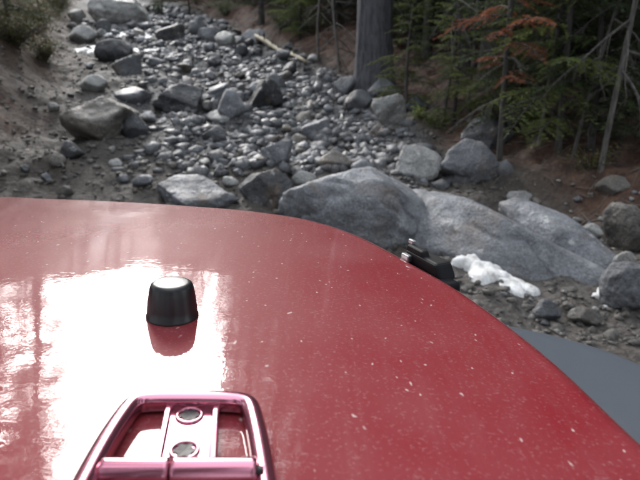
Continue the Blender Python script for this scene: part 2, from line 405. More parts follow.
RK = [
 (438,498,137,183,'rock','rounded dark grey boulder resting above the long sloping boulder, below the forest edge',5),
 (460,512,116,152,'darkrock','pointed dark rock just behind the rounded grey boulder at the forest edge',5),
 (392,442,144,180,'palerock','pale rounded rock wedged behind the top of the biggest boulder',5),
 (370,406,94,126,'palerock','pale squarish rock below the thick dark tree trunk',5),
 (366,402,78,102,'rock','grey rock at the foot of the thick tree trunk, behind the pale squarish rock',4),
 (334,356,76,95,'rock','bluish grey rock just left of the thick trunk base',4),
 (344,372,90,112,'rock','grey rock below the left side of the thick trunk base',4),
 (404,432,96,112,'darkrock','dark low rock right of the pale squarish rock',4),
 (64,146,95,140,'dirtrock','largest flat topped grey rock on the left side of the trail',5),
 (122,150,112,140,'darkrock','dark rock against the right end of the large flat topped rock on the left',4),
 (152,206,82,114,'darkrock','dark sloping rock right of the large flat topped rock on the left',5),
 (114,152,87,104,'rock','low grey slab above the large flat topped rock on the left',4),
 (80,110,75,93,'palerock','pale elongated rock on the left edge of the trail under the orange soil',4),
 (96,134,40,63,'darkrock','dark rounded rock between the snow patches high on the left of the trail',4),
 (112,143,54,77,'rock','bluish grey rock in front of the dark rounded rock high on the trail',4),
 (247,286,79,109,'darkrock','blackish angular rock in the middle of the trail rubble',5),
 (254,279,93,108,'rock','small blue grey rock lying in front of the blackish angular rock',4),
 (216,251,89,120,'rock','blue grey rock just left of the blackish angular rock',4),
 (206,231,83,100,'rock','rounded grey rock up and left of the blue grey rock in the trail middle',4),
 (207,233,111,125,'palerock','flat pale rock below the blue grey rock in the trail middle',4),
 (202,229,125,143,'rock','grey rock at the left lip of the rubble channel, below the flat pale rock',4),
 (262,292,139,164,'rock','grey rock in the lower rubble just above the dark hollow',4),
 (156,242,176,214,'rock','broad blue grey boulder showing just above the front edge of the bonnet',5),
 (238,296,166,210,'darkrock','dark boulder in the hollow left of the biggest boulder',5),
 (154,186,23,43,'darkrock','dark brownish rock near the top of the trail',4),
 (189,207,21,37,'rock','tilted grey rock near the top of the trail, right of the dark brownish rock',4),
 (198,222,27,43,'rock','grey rock at the upper right of the trail below the tilted rock',4),
 (215,236,32,48,'palerock','pale lens shaped rock on the upper right of the trail',4),
 (241,266,29,46,'rock','grey rounded rock beside the upper end of the pale log',4),
 (70,99,26,44,'palerock','pale rock at the upper left bend of the trail',4),
 (97,112,20,35,'darkrock','small dark rock beside the upper snow patch',4),
 (90,150,-6,24,'palerock','wide pale rock outcrop at the very top of the trail',5),
 (68,86,8,22,'palerock','small pale stone at the top left where the trail bends',4),
 (60,86,140,160,'darkrock','lone dark stone on the dirt left of the trail',4),
 (598,646,200,252,'dirtrock','brownish slab half buried on the slope at the right edge',5),
 (596,650,258,312,'rock','grey angular rock at the right edge above the fender',5),
 (612,632,250,270,'palerock','small whitish stone on the slope at the right edge',4),
 (576,600,222,238,'palerock','pale flat stone right of the long sloping boulder',4),
 (505,530,190,207,'palerock','small pale stone on the brown slope behind the long sloping boulder',4),
 (594,628,174,198,'dirtrock','brown flat rock half buried in needles under the forest edge',4),
 (530,560,300,322,'rock','small grey stone between the snow strip and the fender',4),
 (566,600,306,328,'dirtrock','earthy stone just beyond the grey fender',4),
 (318,352,150,172,'dirtrock','earthy rock on the rubble behind the biggest boulder',4),
 (300,330,118,138,'rock','grey rock in the right half of the rubble channel',4),
]
for (a, b_, t_, bs, mt, lb, sub) in RK: place_rock(a, b_, t_, bs, mt, lb, sub=sub)

# loose stones of the trail
n_st = 0; tries = 0
placed = list(big)
while n_st < 300 and tries < 9000:
    tries += 1
    # the trail narrows upward in the picture
    v = 8 + 190 * random.random() ** 1.25
    lo_ = np.interp(v, [8, 30, 60, 100, 140, 200], [90, 80, 120, 180, 195, 160]); hi_ = np.interp(v, [8, 30, 60, 100, 140, 200], [170, 245, 315, 380, 420, 330])
    if random.random() < .22: lo_ = np.interp(v, [8, 30, 60, 100, 140, 200], [90, 70, 75, 60, 20, 5])
    u = random.uniform(lo_, hi_)
    p, t = ground_at(u, v)
    r = .5 * min(.42, (.07 + .012 * t) * random.lognormvariate(0, .45))
    if any((p[0] - q[0])**2 + (p[1] - q[1])**2 < ((r + q[2]) * .82)**2 for q in placed): continue
    placed.append((p[0], p[1], r))
    mt = random.choices(['rock', 'palerock', 'darkrock', 'dirtrock'], [5, 2.2, 1.6, 1.3])[0]
    hgt = r * 2 * random.uniform(.55, .85)
    o = link('loose_stone', rock_proto(random.randrange(8), True, mt), None, None, (p[0], p[1], float(H(p[0], p[1])) + hgt * .26), (R(random.uniform(-18, 18)), R(random.uniform(-18, 18)), random.uniform(0, 6.28)), (2 * r, 2 * r * random.uniform(.65, 1), hgt))
    tone = {'rock': 'grey', 'palerock': 'pale', 'darkrock': 'dark', 'dirtrock': 'earthy brown'}[mt]
    part_ = ('on the dirt at the left of the trail' if u < np.interp(v, [8, 30, 60, 100, 140, 200], [90, 80, 120, 180, 195, 160]) else 'near the top of the trail' if v < 45 else 'in the rubble at mid height of the trail' if v < 100 else 'in the lower rubble before the boulders')
    tag(o, f'loose small {tone} stone {part_}', 'stone', 'loose stones of the trail'); n_st += 1
for k in range(90):                                    # stones on the slope right of the boulders
    u = random.uniform(500, 640); v = random.uniform(185, 330)
    p, t = ground_at(u, v); r = .5 * min(.2, .05 * random.lognormvariate(0, .5))
    if any((p[0] - q[0])**2 + (p[1] - q[1])**2 < ((r + q[2]) * .8)**2 for q in placed): continue
    placed.append((p[0], p[1], r))
    o = link('loose_stone', rock_proto(random.randrange(8), True, random.choice(['rock', 'palerock', 'dirtrock'])), None, None, (p[0], p[1], float(H(p[0], p[1])) + r * .35), (0, 0, random.uniform(0, 6.28)), (2 * r, 1.6 * r, 1.3 * r))
    tag(o, 'loose small stone on the brown slope right of the long boulder', 'stone', 'loose stones of the right slope')

# gravel: far too many to count
def gravel(name, n, sampler, smin, smax, mat, label):
    D, Fc = ICO[1]
    Vs, Fs = [], []
    for k in range(n):
        x, y = sampler(); s = smin + (smax - smin) * random.random() ** 2.5
        q = D * (1 + rng.uniform(-.5, .45, (len(D), 1))) * np.array([1, random.uniform(.42, 1), random.uniform(.35, .8)]) * s
        a = random.uniform(0, 6.28); ca_, sa = math.cos(a), math.sin(a)
        q = np.stack([q[:, 0] * ca_ - q[:, 1] * sa, q[:, 0] * sa + q[:, 1] * ca_, q[:, 2]], 1) + np.array([x, y, 0])
        Vs.append(q); Fs.append(Fc + len(D) * k)
    V = np.concatenate(Vs)
    c = V.reshape(n, -1, 3)[:, :, :2].mean(1); V[:, 2] += np.repeat(H(c[:, 0], c[:, 1]), len(D)) + smin * .3
    o = link(name, mesh_from(name, V, np.concatenate(Fs), False), None, M[mat]); tag(o, label, 'gravel', None, 'stuff'); return o
def trail_pt():
    while True:
        y = 2.6 + 22 * random.random() ** 1.6
        a, b_ = np.interp(y, LY, LX), np.interp(y, RY, RX)
        x = random.uniform(a - .4, b_) if random.random() < .6 else random.triangular(a, b_, .4 * a + .6 * b_)
        return x, y
def rubble_pt():
    while True:
        y = 6 + 20 * random.random() ** 1.3
        a, b_ = np.interp(y, LY, LX), np.interp(y, RY, RX)
        x = random.triangular(a + .25 * (b_ - a), b_ - .02, .35 * a + .65 * b_)
        return x, y
gravel('gravel', 14000, trail_pt, .010, .06, 'dirtrock', 'fine gravel and small chips covering the trail')
gravel('rubble', 7500, rubble_pt, .02, .15, 'wetrock', 'broken grey rubble filling the middle channel of the trail')

# ------------------------------------------------------------------ snow patches
def snow(poly_px, label, thick=.03):
    pts = [ground_at(u, v)[0] for u, v in poly_px]
    P = np.array(pts); c = P.mean(0); m = 56
    ang0 = np.arctan2(P[:, 1] - c[1], P[:, 0] - c[0]); o_ = np.argsort(ang0); P = P[o_]; ang0 = ang0[o_]
    rad = np.hypot(P[:, 0] - c[0], P[:, 1] - c[1])
    an = np.linspace(-math.pi, math.pi, m, endpoint=False)
    rr = np.interp(an, np.r_[ang0 - 2 * math.pi, ang0, ang0 + 2 * math.pi], np.r_[rad, rad, rad])
    rr = rr * (1 + .22 * fbm2(np.cos(an) * 3 + c[0], np.sin(an) * 3 + c[1], 4))
    V = []; K = 9
    for k in range(K):
        f = (k / (K - 1)) ** .7
        x = c[0] + np.cos(an) * rr * f; y = c[1] + np.sin(an) * rr * f
        edge = math.sqrt(max(0, 1 - f ** 4))
        z = H(x, y) + thick * edge * (1 + .3 * fbm2(x * 9, y * 9, 3)) - (.03 if k == K - 1 else 0)
        V += list(zip(x, y, z))
    Fs = []
    for k in range(K - 1):
        for j in range(m):
            Fs.append((k * m + j, (k + 1) * m + j, (k + 1) * m + (j + 1) % m, k * m + (j + 1) % m))
    o = link('snow_patch', mesh_from('snow_patch', V, Fs), None, M['snow']); tag(o, label, 'snow'); return o
snow([(464,256),(484,262),(500,276),(484,284),(468,274)], 'irregular white snow clump at the foot of the long sloping boulder', .065)
snow([(494,270),(512,280),(538,290),(532,297),(508,291),(494,281)], 'narrow white snow strip running down from the snow clump')
snow([(596,293),(612,294),(622,306),(612,309),(600,302)], 'small white snow patch near the right edge above the fender')
snow([(107,31),(114,31),(125,34),(125,37),(114,37)], 'crescent of white snow at the upper left of the trail', .03)
snow([(142,34),(149,33),(150,38),(146,40),(142,39)], 'small bright snow patch near the top centre of the trail', .03)
snow([(146,49),(155,48),(157,53),(149,54)], 'round snow patch below the small bright patch on the upper trail', .03)
snow([(84,47),(95,50),(96,54),(87,52)], 'snow sliver beside the dark rounded rock on the left', .03)

# ------------------------------------------------------------------ trees
def tube(P, rad, sides=6, twist=0.0):
    P = np.asarray(P, float); n = len(P); T = np.gradient(P, axis=0); T /= np.linalg.norm(T, axis=1)[:, None] + 1e-9
    ref = np.array([0, 0, 1.0]) if abs(T[0][2]) < .9 else np.array([1.0, 0, 0])
    A = np.cross(T, ref); A /= np.linalg.norm(A, axis=1)[:, None] + 1e-9; B = np.cross(T, A)
    an = np.linspace(0, 2 * math.pi, sides, endpoint=False)
    V = (P[:, None, :] + np.asarray(rad)[:, None, None] * (np.cos(an)[None, :, None] * A[:, None, :] + np.sin(an)[None, :, None] * B[:, None, :])).reshape(-1, 3)
    i = np.arange(n * sides).reshape(n, sides); j = np.roll(i, -1, 1)
    Fq = np.stack([i[:-1].ravel(), j[:-1].ravel(), j[1:].ravel(), i[1:].ravel()], 1)
    return V, Fq
def merge(parts):
    Vs, Fs, o = [], [], 0
    for V, Fc in parts: Vs.append(V); Fs.append(Fc + o); o += len(V)
    return np.concatenate(Vs), np.concatenate(Fs)

def bare_branch(seed, L, droop=.25, n_side=12, r0=.02):
    rg = np.random.default_rng(seed); t = np.linspace(0, 1, 9)
    wob = np.cumsum(rg.normal(0, .02, (9, 3)), 0) * L
    P = np.stack([t * L, 0 * t, -droop * L * t ** 1.7], 1) + wob * t[:, None]
    parts = [tube(P, r0 * (1 - .85 * t), 5)]
    for k in range(n_side):
        s = rg.uniform(.15, .97); b0 = np.array([np.interp(s, t, P[:, q]) for q in range(3)])
        l2 = L * rg.uniform(.15, .42) * (1.15 - s); sg = rg.choice([-1, 1]); a = R(rg.uniform(30, 65)) * sg
        tt = np.linspace(0, 1, 5); d = np.array([math.cos(a), math.sin(a), rg.uniform(-.6, .15)])
        Q = b0 + np.outer(tt * l2, d) + np.stack([0 * tt, 0 * tt, -rg.uniform(.1, .5) * l2 * tt ** 2], 1)
        parts.append(tube(Q, r0 * .32 * (1.1 - s * .5) * (1 - .75 * tt), 4))
        for e in range(3):
            f = rg.uniform(.3, .95); c0 = b0 + d * l2 * f; l3 = l2 * rg.uniform(.2, .45); a3 = a + R(rg.uniform(-60, 60))
            d3 = np.array([math.cos(a3), math.sin(a3), rg.uniform(-.7, .1)])
            parts.append(tube(c0 + np.outer(np.linspace(0, 1, 3) * l3, d3), r0 * .14 * np.array([1, .8, .4]), 3))
    return merge(parts)
BARE = []
for k in range(5):
    me = mesh_from('dead_branch', *bare_branch(300 + k, 1.0, .18 + .1 * (k % 3), 14, .013)); me.materials.append(M['deadwood']); BARE.append(me)

def needle_branch(rg, L, droop, lift, tw_sp, nl, nw, seg, fill=3):
    """one fir branch along +X: twig skeleton plus flat needles; returns stem (V,F), needles V (n*3,3)"""
    t = np.linspace(0, 1, 7)
    P = np.stack([t * L, rg.normal(0, .015) * L * t * 3, lift * L * t - droop * L * t ** 2], 1)
    stem = tube(P, .012 * L ** .7 * (1 - .85 * t) + .0015, 4)
    n = max(4, int(L / tw_sp)); s = np.linspace(.12, 1.0, n) + rg.normal(0, .01, n); s = np.clip(s, .08, 1)
    s = np.repeat(s, 2); side = np.tile([-1, 1], n)
    tl = L * .48 * (1.02 - s) ** .8 * rg.uniform(.6, 1.15, 2 * n) + .04
    tl = np.minimum(tl, .55)
    an = R(52) * side + rg.normal(0, .16, 2 * n)
    base = np.stack([np.interp(s, t, P[:, q]) for q in range(3)], 1)
    d = np.stack([np.cos(an), np.sin(an), rg.normal(-.12, .13, 2 * n)], 1)
    # include the branch tip itself as a twig
    base = np.vstack([base, base[-1:]]); d = np.vstack([d, [[1, 0, -.25]]]); tl = np.append(tl, .12 * L + .03)
    cnt = np.maximum(2, (tl / seg).astype(int))
    idx = np.repeat(np.arange(len(tl)), cnt * fill)
    f = rg.random(len(idx))
    q = base[idx] + d[idx] * (tl[idx] * f)[:, None]; q[:, 2] -= .22 * tl[idx] * f ** 2
    dd = d[idx] / np.linalg.norm(d[idx], axis=1)[:, None]
    sd_ = np.stack([-dd[:, 1], dd[:, 0], 0 * f], 1)
    ph = rg.uniform(-1, 1, len(idx))
    nd = dd * .55 + sd_ * (np.sign(ph) * (.35 + .65 * np.abs(ph)))[:, None]; nd[:, 2] += rg.uniform(-.15, .45, len(idx))
    nd /= np.linalg.norm(nd, axis=1)[:, None]
    wv = np.cross(nd, rg.normal(size=(len(idx), 3))); wv /= np.linalg.norm(wv, axis=1)[:, None] + 1e-9
    ln = nl * rg.uniform(.7, 1.25, len(idx))[:, None]
    tri = np.stack([q - wv * nw, q + wv * nw, q + nd * ln], 1)
    tw = []
    for k in range(0, len(tl), 2):
        e = np.stack([base[k], base[k] + d[k] * tl[k] * .95 - np.array([0, 0, .2 * tl[k]])])
        tw.append(tube(e, np.array([.003, .001]) + .001 * L, 3))
    sv, sf = merge([stem] + tw)
    return sv, sf, tri.reshape(-1, 3), len(idx)

def fir_meshes(seed, Ht, cb, Lmax, spacing, mats, tw_sp=.075, nl=.055, nw=.0060, seg=.038, fill=3, trunk_r=.14, lift=(.1, .4), droop=(.3, .6), sides=10, topL=.12):
    rg = np.random.default_rng(seed)
    t = np.linspace(0, 1, 14); lean = rg.normal(0, .012, 2) * Ht
    P = np.stack([lean[0] * t + .03 * np.sin(t * 5 + seed), lean[1] * t + .03 * np.cos(t * 4 + seed), t * Ht - .25], 1)
    rad = trunk_r * (1 - t) ** .85 + .012; rad[0] *= 1.35
    trunk = mesh_from('trunk', *tube(P, rad, sides)); trunk.materials.append(mats[1])
    SV, SF, NV, tint = [], [], [], []; off = 0
    h = cb
    while h < Ht - .15:
        f = (h - cb) / (Ht - cb); L = Lmax * ((1 - f) ** .75 * (.35 + .65 * min(1, f * 5 + .35)) + topL * .3) * rg.uniform(.55, 1.15)
        sv, sf, tri, n = needle_branch(rg, max(.12, L), rg.uniform(*droop) * (1 - .5 * f), rg.uniform(*lift) + .3 * f, tw_sp, nl, nw, seg, fill)
        a = rg.uniform(0, 2 * math.pi); c, s = math.cos(a), math.sin(a)
        M3 = np.array([[c, -s, 0], [s, c, 0], [0, 0, 1]]); b0 = np.array([np.interp(h + .25, P[:, 2] + .25, P[:, q]) for q in range(3)])
        SV.append(sv @ M3.T + b0); SF.append(sf + off); off += len(sv)
        NV.append(tri @ M3.T + b0); tint.append(np.clip(np.full(n * 3, rg.uniform(.0, .75)) + rg.uniform(-.1, .35, n).repeat(3), 0, 1))
        h += spacing * rg.uniform(.5, 1.5) * (1 - .45 * f)
    NV = np.concatenate(NV); SVv = np.concatenate(SV)
    # stem quads become triangles so that one array carries everything
    sf = np.concatenate(SF); st = np.concatenate([sf[:, [0, 1, 2]], sf[:, [0, 2, 3]]])
    V = np.concatenate([SVv, NV]); nt_ = np.arange(len(NV)).reshape(-1, 3) + len(SVv)
    me = mesh_from('crown', V, np.concatenate([st, nt_]), False)
    me.materials.append(mats[0]); me.materials.append(mats[1])
    mi = np.zeros(len(me.polygons), np.int32); mi[:len(st)] = 1; me.polygons.foreach_set('material_index', mi)
    at = me.attributes.new('tint', 'FLOAT', 'POINT'); at.data.foreach_set('value', np.concatenate([np.zeros(len(SVv)), np.concatenate(tint)]).astype(np.float32))
    return trunk, me
NM = (M['needle'], M['bark']); NB = (M['needle_bright'], M['bark'])
TALL = [fir_meshes(1, 17, 1.1, 2.1, .15, NM, trunk_r=.15), fir_meshes(2, 14, .8, 1.9, .14, NM, trunk_r=.12), fir_meshes(3, 20, 1.8, 2.3, .17, NM, trunk_r=.18), fir_meshes(4, 11, .5, 1.7, .12, NM, trunk_r=.09)]
YOUNG = [fir_meshes(11, 3.6, .25, 1.05, .05, NB, .05, .036, .0036, .026, 4, .03), fir_meshes(12, 2.4, .2, .8, .05, NB, .05, .034, .0032, .026, 4, .02), fir_meshes(13, 5.2, .3, 1.3, .065, NM, .055, .04, .0042, .028, 4, .04)]
print('tri', sum(len(m[1].polygons) for m in TALL + YOUNG))

spots = []
def fir(x, y, kind, label, group=None, scale=1.0, rz=None, dead=8, dead_h=(.5, 3.4), name='fir_tree', dead_len=(.8, 1.7)):
    e = link(name, None, None, None, (x, y, float(H(x, y))), (0, 0, random.uniform(0, 6.28) if rz is None else rz), (scale,) * 3)
    tag(e, label, 'tree', group)
    link('trunk', kind[0], e); link('crown', kind[1], e)
    for k in range(dead):
        a = random.uniform(0, 6.28); s = random.uniform(*dead_len)
        link('dead_branch', random.choice(BARE), e, None, (0, 0, random.uniform(*dead_h)), (random.uniform(-.5, .5), random.uniform(-.25, .35), a), (s, s, s))
    spots.append((x, y)); return e

# the thick old trunk above the rubble
def old_trunk():
    p, t = ground_at(375, 97)
    rg = np.random.default_rng(77); rad0 = 36 / 2 * t / F
    zz = np.linspace(-.4, 19, 190); an = np.linspace(0, 2 * math.pi, 72, endpoint=False)
    A, Zg = np.meshgrid(an, zz)
    r = rad0 * (1 - zz / 24)[:, None] * (1 + .45 * np.exp(-np.maximum(0, zz + .1) / .45))[:, None] * np.ones_like(A)
    flut = fbm3(np.stack([np.cos(A).ravel() * 7, np.sin(A).ravel() * 7, Zg.ravel() * 1.3], 1), 4).reshape(A.shape)
    r = r * (1 + .05 * flut + .06 * np.cos(A * 5 + 1) * np.exp(-np.maximum(0, Zg) / .7))
    V = np.stack([np.cos(A) * r - .012 * Zg, np.sin(A) * r, Zg], 2).reshape(-1, 3)
    i = np.arange(len(V)).reshape(A.shape); j = np.roll(i, -1, 1)
    Fq = np.stack([i[:-1].ravel(), j[:-1].ravel(), j[1:].ravel(), i[1:].ravel()], 1)
    e = link('fir_tree', None, None, None, (p[0], p[1] + rad0, p[2])); tag(e, 'old fir with a thick furrowed dark trunk at the right edge of the rubble', 'tree')
    link('trunk', mesh_from('trunk', V, Fq), e, M['bigbark'])
    cr = link('crown', fir_meshes(78, 19, 3.6, 2.6, .2, NM, trunk_r=.2)[1], e)
    for k in range(7):
        a = random.uniform(0, 6.28); s = random.uniform(.8, 1.6)
        link('dead_branch', BARE[k % 5], e, None, (math.cos(a) * rad0 * .8, math.sin(a) * rad0 * .8, random.uniform(1.2, 4.5)), (0, random.uniform(0, .4), a), (s, s, s))
    spots.append((p[0], p[1]))
old_trunk()

def at(u, v): p, t = ground_at(u, v); return p
def near(u, v, kind, label, **kw):
    p = at(u, v); return fir(p[0], p[1], kind, label, **kw)
near(407, 112, YOUNG[1], 'small bright green young fir right of the thick trunk', scale=.95, dead=2, dead_h=(.1, .5), dead_len=(.3, .6), name='young_fir')
near(556, 150, YOUNG[0], 'yellow green young fir with full low branches in the middle of the forest edge', scale=1.05, dead=2, dead_h=(.3, 1), dead_len=(.5, .8), name='young_fir')
near(522, 132, YOUNG[2], 'taller dark green young fir behind the yellow green one', scale=.9, dead=3, dead_h=(.2, 1), dead_len=(.5, .9), name='young_fir')
near(510, 138, YOUNG[0], 'yellow green young fir below the rusty dying fir', scale=.8, dead=2, dead_h=(.3, 1), dead_len=(.5, .8), name='young_fir')
near(590, 152, YOUNG[2], 'dark green young fir between the yellow green fir and the bare dead tree', scale=.8, dead=2, dead_h=(.3, 1), dead_len=(.5, .8), name='young_fir')
near(12, 34, YOUNG[2], 'dark bushy fir in the top left corner above the left bank', scale=.7, dead=2, dead_h=(.3, 1), dead_len=(.5, .8), name='young_fir')
near(40, 12, YOUNG[0], 'small fir on the left bank near the top left corner', scale=.7, dead=2, dead_h=(.3, 1), dead_len=(.5, .8), name='young_fir')
near(162, 16, YOUNG[2], 'dark fir at the top of the trail right of the pale outcrop', scale=.6, dead=2, dead_h=(.3, 1), dead_len=(.5, .8), name='young_fir')
near(190, 14, YOUNG[2], 'dark fir standing above the tilted grey rock at the trail top', scale=.75, dead=2, dead_h=(.3, 1), dead_len=(.5, .8), name='young_fir')
near(64, 2, YOUNG[2], 'dark fir at the top edge just left of the pale outcrop', scale=.8, dead=2, dead_h=(.3, 1), dead_len=(.5, .8), name='young_fir')
near(640, 138, YOUNG[2], 'dark green young fir at the right edge of the forest', scale=1.0, dead=4, dead_h=(.2, 1.2), dead_len=(.5, .9), name='young_fir')
near(452, 128, YOUNG[1], 'sparse little fir among the thin trunks right of the thick trunk', scale=.9, dead=5, dead_h=(.1, 1.2), dead_len=(.4, .8), name='young_fir')
# dead fir with rust coloured needles
RUST = fir_meshes(21, 4.2, .95, .75, .10, (M['needle_rust'], M['bark']), .05, .034, .0036, .028, 5, .026)
near(497, 160, RUST, 'dying fir with rusty orange needles above the pointed dark rock', dead=6, dead_h=(.4, 1.4), dead_len=(.5, .9))
# bare grey dead tree with long hanging branches
def dead_tree(u, v, h, label, n, hs_, ln, seed, lean=0.0, r0=.045):
    p = at(u, v); random.seed(seed); rg = np.random.default_rng(seed)
    e = link('dead_tree', None, None, None, (p[0], p[1], p[2])); tag(e, label, 'tree')
    t = np.linspace(0, 1, 12); P = np.stack([lean * h * t + .05 * np.sin(t * 6 + seed), .04 * np.cos(5 * t), h * t - .2], 1)
    link('trunk', mesh_from('trunk', *tube(P, r0 * (1 - .8 * t) + .005, 8)), e, M['deadwood'])
    for k in range(n):
        hh = random.uniform(*hs_); a = random.uniform(0, 6.28); s = random.uniform(*ln)
        link('dead_branch', random.choice(BARE), e, None, (lean * hh, 0, hh), (random.uniform(-.5, .5), random.uniform(.05, .7), a), (s, s, s))
    spots.append((p[0], p[1]))
dead_tree(607, 170, 5.5, 'bare grey dead tree with long hanging branches at the right', 18, (.7, 3.2), (.7, 1.4), 5, -.02, .026)
dead_tree(443, 124, 4.5, 'thin pale dead sapling with drooping twigs right of the thick trunk', 12, (.3, 2.4), (.4, .8), 6, .03, .02)
dead_tree(465, 116, 6.0, 'straight thin grey dead stem behind the rounded grey boulder', 10, (.3, 3), (.4, .8), 7, .01, .022)
dead_tree(338, 72, 3.5, 'bare brushy dead sapling just left of the thick trunk', 18, (.2, 2.4), (.5, 1.0), 8, -.05, .03)
dead_tree(318, 62, 3.0, 'bare brushy dead sapling above the lower end of the pale log', 16, (.2, 2.0), (.5, 1.0), 9, .04, .03)
dead_tree(575, 160, 5.0, 'leaning bare grey sapling in front of the yellow green fir', 9, (.5, 2.5), (.5, .9), 10, .12, .018)
dead_tree(541, 148, 5.0, 'slim grey dead stem left of the yellow green fir', 9, (.5, 2.5), (.4, .8), 12, -.02, .02)
random.seed(23)

# forest on the right, at the end of the trail and on the left bank
def scatter(n, xr_, yr_, cond, label, group, kinds, mind, sc_=(.8, 1.15), dead=(6, 10), name='fir_tree', dh=(.5, 3.4)):
    c = 0
    for _ in range(n * 60):
        if c >= n: break
        x = random.uniform(*xr_); y = random.uniform(*yr_)
        if not cond(x, y): continue
        if any((x - a)**2 + (y - b_)**2 < mind ** 2 for a, b_ in spots): continue
        fir(x, y, random.choice(kinds), label, group, random.uniform(*sc_), None, random.randint(*dead), name=name, dead_h=dh); c += 1
RIGHT = lambda lo, hi: (lambda x, y: lo < x - np.interp(y, RY, RX) < hi and x < y * .95 + 2)
LEFT = lambda lo, hi: (lambda x, y: lo < np.interp(y, LY, LX) - x < hi)
scatter(30, (0, 14), (7.5, 16), RIGHT(1.2, 6.5), 'slender dark fir at the front of the dense forest on the right', 'front firs of the right forest', TALL, .95, dead=(9, 14))
scatter(80, (-4, 40), (9, 42), RIGHT(2.5, 20), 'dark fir deep in the dense forest on the right', 'deep firs of the right forest', TALL, 1.5, dead=(5, 8))
scatter(44, (-2, 22), (8, 26), RIGHT(1.8, 9), 'dark green understory fir between the trunks of the right forest', 'understory firs of the right forest', [YOUNG[2], YOUNG[0]], .75, (.7, 1.2), (2, 4), 'young_fir', (.2, 1.2))
scatter(30, (-40, 0), (34, 60), lambda x, y: True, 'dark fir closing the view beyond the top of the trail', 'firs beyond the top of the trail', TALL, 1.8, (.5, .75), dead=(2, 4))
scatter(40, (-12, 4), (13, 36), RIGHT(.5, 5), 'bushy young fir on the slope right of the upper trail', 'young firs along the upper trail', [YOUNG[2], YOUNG[0], TALL[3]], .8, (.6, 1.1), (2, 4), 'young_fir', (.2, 1.2))
scatter(22, (-24, -6.5), (10.5, 34), LEFT(1.3, 6), 'bushy young fir on the top of the left bank', 'young firs on the left bank', [YOUNG[2], YOUNG[0], YOUNG[1]], .8, (.6, 1.0), (2, 4), 'young_fir', (.2, 1.0))
scatter(14, (-30, -9), (18, 34), LEFT(2.5, 12), 'dark fir on the slope above the left bank', 'firs above the left bank', TALL, 1.6, (.6, .9), dead=(3, 5))
for x, y, k, s in ((-8.0, 12.4, 3, 1.1), (-8.6, 10.2, 0, 1.0), (-9.5, 12.6, 0, .95), (-7.6, 7.4, 3, 1.0), (-10.5, 9.0, 2, .9)):
    fir(x, y, TALL[k], 'tall fir standing on the left bank beside the bonnet, seen mirrored in the paint', 'firs of the near left bank', s, dead=6, dead_h=(1.5, 4))

HIGH = fir_meshes(9, 17, 4.0, 2.3, .085, NM, trunk_r=.16, fill=5)
fir(-6.3, 9.7, HIGH, 'tall fir with bare lower trunk on the left bank, mirrored in the bonnet', None, 1.0, dead=8, dead_h=(1.5, 4))
fir(-8.6, 15.6, HIGH, 'tall bare-stemmed fir on the left bank behind the other mirrored fir', None, .85, dead=8, dead_h=(1.5, 4))
# unseen firs added at both sides and behind to shade and shape reflections
scatter(16, (3.4, 11), (-12, 7.5), lambda x, y: True, 'tall fir added for shade beside the vehicle on the right, outside the picture', 'added shade firs beside the vehicle', [TALL[0], TALL[2]], 1.5, (.9, 1.2), (3, 5))
scatter(16, (-12, -5.0), (-12, 6.5), lambda x, y: True, 'tall fir added for shade beside the vehicle on the left, outside the picture', 'added shade firs left of the vehicle', [TALL[0], TALL[2]], 1.5, (.9, 1.2), (3, 5))
scatter(14, (-5, 4), (-15, -4.5), lambda x, y: True, 'tall fir added for shade behind the vehicle, outside the picture', 'added shade firs behind the vehicle', [TALL[0], TALL[2]], 1.4, (.9, 1.2), (3, 5))
# fallen pale log
def log():
    a = at(254, 44); b_ = at(306, 67)
    a = a + np.array([0, 0, .22]); b_ = b_ + np.array([0, 0, .10]); t = np.linspace(0, 1, 16)
    P = a + np.outer(t, b_ - a) + np.stack([0 * t, 0 * t, .03 * np.sin(t * 9)], 1)
    e = link('fallen_log', None, None, None, tuple((a + b_) / 2)); tag(e, 'pale peeled fallen log lying across the upper right bank of the trail', 'log')
    c = (a + b_) / 2
    V, Fq = tube(P - c, 0.07 * (1 - .35 * t) * (1 + .06 * np.sin(t * 37)), 12)
    n = len(V); V = np.vstack([V, P[0] - c, P[-1] - c]); Fs = [tuple(f) for f in Fq] + [(n, (k + 1) % 12, k) for k in range(12)] + [(n + 1, n - 12 + k, n - 12 + (k + 1) % 12) for k in range(12)]
    link('stem', mesh_from('stem', V, Fs), e, M['log'])
    for k in range(6):
        q = P[2 + 2 * k] - c; d = np.array([random.uniform(-.4, .4), -.5, random.uniform(.3, 1)]) * .22
        link('branch_stub', mesh_from('branch_stub', *tube(q + np.outer([0, .5, 1], d), np.array([.025, .018, .01]), 6)), e, M['log'])
log()

